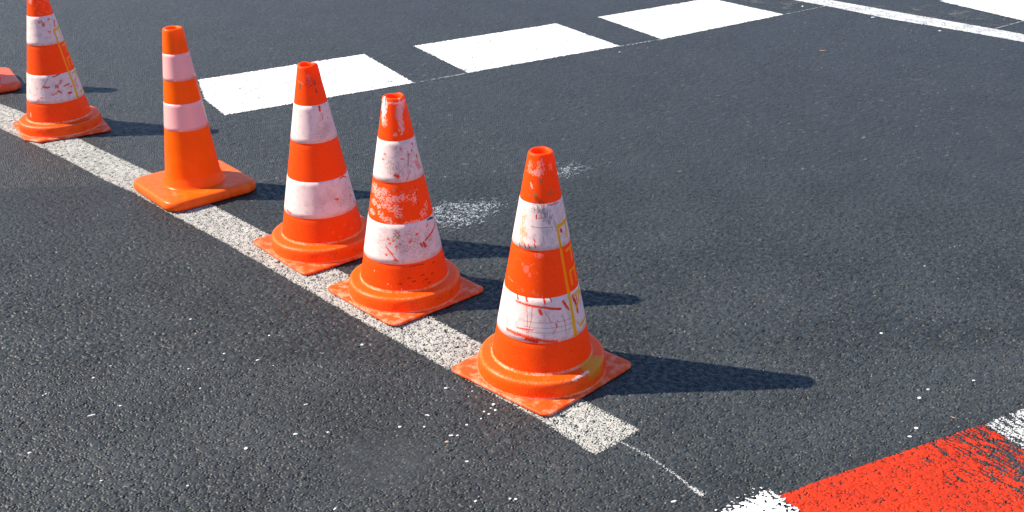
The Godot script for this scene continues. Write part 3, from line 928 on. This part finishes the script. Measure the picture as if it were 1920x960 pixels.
func old_cone(at: Vector2, skin: ConeSkin, turn: float, label: String, seed_: int, dust: float, cut: float, rim_bend: float) -> void:
	var o := Node3D.new()
	o.name = numbered("traffic_cone")
	add_child(o)
	o.position = Vector3(at.x, 0.0006, at.y)
	var face := atan2(-at.x, -at.y)
	o.rotation.y = face
	o.set_meta("label", label)
	o.set_meta("category", "traffic cone")
	o.set_meta("group", "old orange cones with broad white bands")
	var tex := skin.texture()
	var mat := plastic(tex, 0.48, 0.8)
	var white := plastic(tex, 0.55, 0.4)
	var bend := func(p: Vector3, a: float) -> Vector3:
		var k := smoothstep(0.455, 0.5, p.y)
		p.y += k * rim_bend * (0.0035 * sin(a * 2.0 + seed_ * 2.0) + 0.002 * sin(a * 5.0 + seed_))
		var w := 1.0 + 0.003 * sin(a * 2.0 + seed_) + k * rim_bend * 0.07 * sin(a * 3.0 + seed_ * 3.0)
		return Vector3(p.x * w, p.y, p.z * w)
	var rr := func(y: float) -> float: return shell(CONE_R0, CONE_SLOPE, y)
	var body := []
	for y in [0.0445, 0.06, 0.08, 0.1, 0.1105]:
		body.append([rr.call(y), y, y * 2.0])
	# a moulded lip under each band
	body.append_array([[rr.call(0.111) - 0.0006, 0.1115, 0.223], [rr.call(0.1125) - 0.0006, 0.1128, 0.2256], [rr.call(0.1135) + 0.0002, 0.1138, 0.2276]])
	for y in [0.13, 0.15, 0.17, 0.19, 0.21, 0.23, 0.25, 0.27, 0.29, 0.3015]:
		body.append([rr.call(y), y, y * 2.0])
	body.append_array([[rr.call(0.3025) - 0.0006, 0.303, 0.606], [rr.call(0.304) - 0.0006, 0.3043, 0.6086], [rr.call(0.305) + 0.0002, 0.3053, 0.6106]])
	for y in [0.32, 0.34, 0.36, 0.38, 0.4, 0.42, 0.44, 0.455, 0.47, 0.483, 0.489]:
		body.append([rr.call(y), y, y * 2.0])
	body.append_array([[0.0262, 0.4925, 0.985], [0.0256, 0.4955, 0.99], [0.024, 0.498, 0.992], [0.0218, 0.499, 0.994], [0.0195, 0.498, 0.995], [0.0178, 0.4955, 0.996], [0.017, 0.492, 0.997], [0.0168, 0.48, 0.998], [0.0172, 0.455, 0.999]])
	part("cone_body", lathe(body, 96, bend), mat, o)
	for b in BANDS:
		var band := []
		var steps := 8
		band.append([rr.call(b[0]) - 0.0003, b[0], b[0] * 2.0])
		for k in steps + 1:
			var y: float = lerpf(b[0] + 0.0003, b[1] - 0.0003, float(k) / steps)
			band.append([rr.call(y) + 0.0006, y, y * 2.0])
		band.append([rr.call(b[1]) - 0.0003, b[1], b[1] * 2.0])
		part("white_band", lathe(band, 96, bend), white, o)
	var ring := [[0.1392, 0.0062, 0.0], [0.1384, 0.009, 0.003], [0.1379, 0.014, 0.012], [0.1372, 0.028, 0.034], [0.1364, 0.036, 0.046], [0.1345, 0.0412, 0.053], [0.131, 0.044, 0.058], [0.126, 0.0454, 0.064], [0.116, 0.0464, 0.078], [0.1095, 0.0468, 0.088], [0.1078, 0.0478, 0.0905], [rr.call(0.052) + 0.0004, 0.0525, 0.0925]]
	part("base_ring", lathe(ring, 96, bend), plastic(tex, 0.46, 0.35), o)
	# turn is the angle of a corner in the road's own axes
	var pm := plastic(plate_texture(seed_, dust), 0.55, 0.15)
	part("base_plate", plate(0.1428, 0.021, [[0.003, 0.0], [0.0, 0.0012], [0.0, 0.0045], [0.0008, 0.0062], [0.003, 0.0072], [0.02, 0.0074], [0.045, 0.0078], [0.09, 0.0078], [0.139, 0.0078]], turn, cut, seed_, 0.003, 0.1), pm, o).rotation.y = -face


func smooth_cone(at: Vector2, turn: float, label: String, seed_: int, tone: Color, plate_tone: Color) -> void:
	var o := Node3D.new()
	o.name = numbered("traffic_cone")
	add_child(o)
	o.position = Vector3(at.x, 0.0006, at.y)
	var face := atan2(-at.x, -at.y)
	o.rotation.y = face
	o.set_meta("label", label)
	o.set_meta("category", "traffic cone")
	o.set_meta("group", "smooth orange cones on thick rounded bases")
	var grain := noise_texture(FastNoiseLite.TYPE_SIMPLEX_SMOOTH, 1.0 / 40.0, 256, 40 + seed_, ramp_of([[0.0, tone * Color(0.95, 0.92, 0.9)], [1.0, tone]]), 4)
	var mat := plastic(grain, 0.3, 0.8)
	var base_grain := noise_texture(FastNoiseLite.TYPE_SIMPLEX_SMOOTH, 1.0 / 30.0, 256, 50 + seed_, ramp_of([[0.0, plate_tone * Color(0.95, 0.93, 0.9)], [0.6, plate_tone], [1.0, plate_tone.lerp(Color(1.0, 0.7, 0.6), 0.25)]]), 4)
	var base_mat := plastic(base_grain, 0.36, 0.3)
	var rr := func(y: float) -> float: return 0.0841 - (y - 0.0345) * 0.11997
	var bend := func(p: Vector3, a: float) -> Vector3:
		var w := 1.0 + 0.004 * sin(a * 2.0 + 0.6)
		return Vector3(p.x * w, p.y, p.z * w)
	var body := [[0.0965, 0.0315, 0.06], [0.0945, 0.0325, 0.063], [0.0918, 0.0345, 0.066], [0.0888, 0.039, 0.075], [0.0866, 0.0445, 0.088], [0.0849, 0.0495, 0.1], [rr.call(0.052) + 0.0016, 0.0535, 0.106], [rr.call(0.056) + 0.0004, 0.057, 0.112]]
	for k in 22:
		var y := 0.065 + k * 0.0195
		body.append([rr.call(y), y, y * 2.0])
	body.append_array([[rr.call(0.4865), 0.4865, 0.973], [rr.call(0.49) - 0.0003, 0.4905, 0.98], [0.0281, 0.4935, 0.984], [0.0262, 0.4955, 0.986], [0.0235, 0.4962, 0.988], [0.0205, 0.4955, 0.99], [0.0185, 0.4932, 0.992], [0.0178, 0.489, 0.994], [0.0178, 0.47, 0.996], [0.0184, 0.44, 0.999]])
	part("cone_body", lathe(body, 96, bend), mat, o)
	# prismatic sheeting, its fine lattice pressed in
	var lattice := Image.create(64, 64, false, Image.FORMAT_RGB8)
	for j in 64:
		for i in 64:
			var d := minf(absf(fposmod((i + j) / 16.0, 1.0) - 0.5), absf(fposmod((i - j) / 16.0, 1.0) - 0.5))
			lattice.set_pixel(i, j, grey(clampf(0.25 + d * 2.5, 0.0, 1.0)))
	var sheet := StandardMaterial3D.new()
	sheet.albedo_color = Color(1.0, 0.75, 0.72)
	sheet.roughness = 0.3
	sheet.metallic = 0.0
	sheet.metallic_specular = 0.7
	sheet.backlight_enabled = true
	sheet.backlight = Color(0.55, 0.24, 0.25).linear_to_srgb()
	sheet.heightmap_enabled = true
	sheet.heightmap_texture = ImageTexture.create_from_image(lattice)
	sheet.heightmap_scale = 0.02
	sheet.uv1_scale = Vector3(22, 44, 1)
	for b in [[0.2043, 0.2836], [0.3497, 0.4263]]:
		var band := [[rr.call(b[0]) - 0.0002, b[0], b[0] * 2.0]]
		for k in 9:
			var y: float = lerpf(b[0] + 0.0002, b[1] - 0.0002, k / 8.0)
			band.append([rr.call(y) + 0.0004, y, y * 2.0])
		band.append([rr.call(b[1]) - 0.0002, b[1], b[1] * 2.0])
		part("reflective_band", lathe(band, 96, bend), sheet, o)
	part("base_plate", plate(0.1468, 0.046, [[0.014, 0.001], [0.006, 0.0018], [0.002, 0.005], [0.0, 0.011], [0.0004, 0.019], [0.0022, 0.0252], [0.0055, 0.0294], [0.011, 0.0318], [0.018, 0.0324], [0.04, 0.0328], [0.09, 0.0328], [0.14, 0.0328]], turn, 0.0, seed_, 0.0015, 0.1), base_mat, o).rotation.y = -face


func build_cones() -> void:
	var q := PI / 4.0
	old_cone(Vector2(0.06027, -2.1505), skin_front(), deg_to_rad(-0.86) - q, "nearest scuffed orange cone with yellow stencilled letters, at the line's end", 1, 1.0, 0.0, 0.25)
	old_cone(Vector2(-0.26472, -2.5429), skin_second(), deg_to_rad(3.3) - q, "orange cone with whitewash smeared over its tip and middle, second from the line's end", 2, 1.1, 0.0, 0.35)
	old_cone(Vector2(-0.50639, -2.8277), skin_third(), deg_to_rad(5.6) - q, "orange cone with clean bands, between the whitewashed cone and the smooth pink-banded one", 3, 0.8, 0.0, 0.4)
	old_cone(Vector2(-1.58211, -3.88377), skin_far(), deg_to_rad(15.1) + q, "far orange cone with yellow stencil, its base corner broken off and tip out of frame", 4, 1.0, 0.06, 0.3)
	smooth_cone(Vector2(-0.9579, -3.2567), deg_to_rad(5.7) - q, "clean bright orange cone with two pink reflective bands on a thick rounded base", 1, Color(1.0, 0.455, 0.02), Color(1.0, 0.39, 0.07))
	smooth_cone(Vector2(-2.096, -4.409), deg_to_rad(14.5) - q, "salmon orange cone at the picture's left edge, only its base corner showing", 2, Color(0.99, 0.36, 0.06), Color(0.98, 0.38, 0.22))


# ---------------------------------------------------------------- loose chips on the road
func chip_mesh(seed_: int) -> ArrayMesh:
	var rng := RandomNumberGenerator.new()
	rng.seed = seed_
	var st := SurfaceTool.new()
	st.begin(Mesh.PRIMITIVE_TRIANGLES)
	st.set_smooth_group(-1)
	var rings := [[0.0, 0.0], [0.85, 0.12], [1.0, 0.45], [0.7, 0.85], [0.0, 1.0]]
	var pts := []
	for r in rings:
		var row := []
		for k in 8:
			var w := rng.randf_range(0.8, 1.15)
			row.append(Vector3(cos(k / 8.0 * TAU) * r[0] * w, r[1] * rng.randf_range(0.9, 1.1), sin(k / 8.0 * TAU) * r[0] * w))
		pts.append(row)
	for j in 4:
		for k in 8:
			var a: Vector3 = pts[j][k]
			var b: Vector3 = pts[j][(k + 1) % 8]
			var c: Vector3 = pts[j + 1][k]
			var d: Vector3 = pts[j + 1][(k + 1) % 8]
			for p in [a, b, c, b, d, c]:
				st.add_vertex(p)
	st.generate_normals()
	return st.commit()


func chip_material(c: Color) -> StandardMaterial3D:
	var m := StandardMaterial3D.new()
	m.albedo_color = c
	m.roughness = 0.8
	return m


func build_chips() -> void:
	var shapes := []
	for k in 5:
		shapes.append(chip_mesh(60 + k))
	var white := chip_material(Color(0.82, 0.81, 0.78))
	var dull := chip_material(Color(0.7, 0.7, 0.7))
	var tan_ := chip_material(Color(0.72, 0.56, 0.4))
	# x, z, length, width, height, turn, colour, category, label
	var list := [
		[-0.763, -2.41, 5, 3, 2, 20, white, "white stone chip farthest from the camera on the left asphalt"],
		[-0.734, -2.338, 4, 3, 2, 60, tan_, "small tan chip just below the farthest white chip on the left asphalt"],
		[-0.647, -2.243, 4, 3, 2, 10, white, "white chip left of the larger oblong chip, left asphalt"],
		[-0.566, -2.211, 6, 3, 2, 25, white, "oblong white chip halfway from the left edge to the second cone's base"],
		[-0.71, -2.177, 4.5, 3, 2, 0, dull, "greyish chip below a thin scratch on the left asphalt"],
		[-0.908, -2.146, 5, 3, 2, 30, white, "white chip above the longest sliver near the left edge"],
		[-0.989, -2.085, 13, 3, 1.5, 48, white, "longest white sliver on the left asphalt, lying aslant"],
		[-0.864, -1.998, 11, 3.5, 1.5, 30, dull, "grey pointed sliver right of the longest white sliver"],
		[-0.815, -2.031, 4, 3.5, 2, 0, white, "round white chip right of the grey sliver"],
		[-0.665, -2.095, 4, 3, 2, 90, white, "small white dot of stone alone in the middle of the left asphalt"],
		[-0.431, -2.025, 7, 2.5, 1.5, 32, white, "narrow white chip left of the smooth asphalt patch"],
		[-0.434, -1.915, 6.5, 4, 2.5, 5, white, "plump white chip lower left of the smooth asphalt patch"],
		[-0.371, -1.922, 7, 3.5, 2.5, -25, white, "white double chip at the left rim of the smooth asphalt patch"],
		[-0.522, -1.868, 6, 4.5, 2.5, 70, white, "white crumb cluster low on the left asphalt"],
		[-0.941, -1.866, 5.5, 3.5, 2, 15, white, "white chip close to the lower left corner"],
		[-0.606, -1.75, 3.5, 3, 2, 0, white, "tiny white chip near the bottom edge, left of centre"],
		[-0.772, -1.77, 3.5, 3, 2, 0, white, "tiny white chip near the bottom edge, toward the left corner"],
		[-0.324, -1.676, 5.5, 3, 2, 60, white, "white chip at the very bottom edge"],
		[-0.528, -2.187, 4, 2.5, 2, 0, white, "small white chip just below the oblong one"],
		[-0.885, -2.195, 3.5, 2.5, 2, 0, dull, "tiny grey chip near the left edge"],
		[-0.342, -2.272, 5.5, 5, 3, 0, white, "round white pebble below the base of the whitewashed cone"],
		[-0.144, -2.078, 5.5, 4, 2.5, 0, white, "white chip nearest the left corner of the front cone's base"],
		[-0.177, -1.977, 7.5, 3, 2, -15, white, "white oblong chip between the front cone and the smooth patch"],
		[-0.229, -1.934, 5, 4, 2.5, -10, white, "left white chip of a spaced pair beside the smooth patch"],
		[-0.18, -1.932, 3.5, 3.5, 2, 0, white, "right white chip of a spaced pair beside the smooth patch"],
		[-0.096, -1.937, 3.5, 4, 2, 60, white, "small white chip left of the row of chips at the front cone"],
		[-0.126, -1.899, 6.5, 3.5, 2, 0, white, "left chip of two touching white chips above the tan one"],
		[-0.113, -1.9, 4, 3, 2, 20, white, "right chip of two touching white chips above the tan one"],
		[-0.133, -1.879, 5.5, 4.5, 2.5, 10, tan_, "squarish tan chip under two white chips"],
		[-0.043, -2.01, 5.5, 5, 3, 0, white, "largest pebble of the cluster at the front cone's base edge"],
		[-0.049, -1.999, 4, 3, 2, 40, white, "pebble tucked under the largest one at the front cone's base edge"],
		[-0.039, -1.989, 4, 5, 2.5, 20, white, "rightmost pebble of the cluster at the front cone's base edge"],
		[-0.062, -1.984, 3.5, 3.5, 2, 0, white, "leftmost pebble of the cluster at the front cone's base edge"],
		[-0.052, -1.975, 4.5, 3, 2, 10, white, "lower pebble of the cluster at the front cone's base edge"],
		[-0.068, -1.959, 3.5, 3, 2, 50, white, "lowest stray pebble of the cluster at the front cone's base edge"],
		[-0.562, -2.326, 4, 3.5, 2, 0, white, "white chip beside the white line, level with the whitewashed cone"],
		[-0.088, -2.066, 3.5, 2.5, 2, 0, white, "tiny chip between the line and the front cone's base corner"],
		[-0.092, -1.812, 5, 3, 2, 0, white, "white chip alone below the end of the white line"],
		[0.282, -1.678, 8, 3.5, 2.5, 15, white, "flat white flake below the end of the paint thread"],
		[-0.011, -1.694, 4, 3, 2, 0, white, "left of two small white chips at the bottom edge, centre"],
		[-0.001, -1.693, 4, 3.5, 2, 0, white, "right of two small white chips at the bottom edge, centre"],
		[-0.073, -1.688, 4.5, 3.5, 2, 40, white, "white chip at the bottom edge left of the small pair"],
		[0.835, -2.285, 5, 4.5, 2.5, 0, white, "white chip high on the right asphalt, beyond the shadow tip"],
		[0.83, -2.008, 6.5, 4.5, 2.5, 30, white, "white chip nearest the red stripe's far corner"],
		[0.858, -2.038, 5.5, 4, 2.5, 0, dull, "pale chip just beyond the one near the red stripe's far corner"],
		[0.787, -1.897, 6, 5, 2.5, 20, white, "white chip close above the red stripe's edge"],
		[0.965, -2.072, 5, 3.5, 2, 0, white, "white chip near the right edge, above the white stripe"],
		[0.765, -1.868, 6, 3.5, 2, 0, white, "white chip lying against the red stripe's edge"],
		[0.873, -1.934, 7.5, 1.8, 1.2, -35, tan_, "tan splinter just off the corner of the red stripe"],
		[1.436, -5.57, 8, 8, 4, 0, white, "pale pebble beside the thin far line at the top"],
		[1.703, -5.314, 14, 9, 5, 0, dull, "grey pebble just inside the thin far line"],
		[1.92, -5.04, 10, 8, 4, 0, white, "white pebble below the thin far line near the right edge"],
		[0.472, -4.773, 7, 7, 4, 0, tan_, "small yellow pebble below the middle block marking"],
		[1.322, -4.74, 22, 9, 2, 5, chip_material(Color(0.55, 0.43, 0.32)), "tan dead leaf scrap lying on the far asphalt"]]
	for k in list.size():
		var c = list[k]
		var o := MeshInstance3D.new()
		o.name = numbered("stone_chip") if k < list.size() - 1 else "leaf_scrap"
		o.mesh = shapes[k % 5]
		o.material_override = c[6]
		add_child(o)
		o.position = Vector3(c[0], ground_h(c[0], c[1]) + 0.0002, c[1])
		o.basis = Basis(Vector3.UP, deg_to_rad(c[5])) * Basis.from_scale(Vector3(c[2], c[4], c[3]) * 0.00075)
		o.set_meta("label", c[7])
		o.set_meta("category", "stone chip" if k < list.size() - 1 else "leaf")
		if k < list.size() - 1:
			o.set_meta("group", "loose chips scattered on the asphalt")
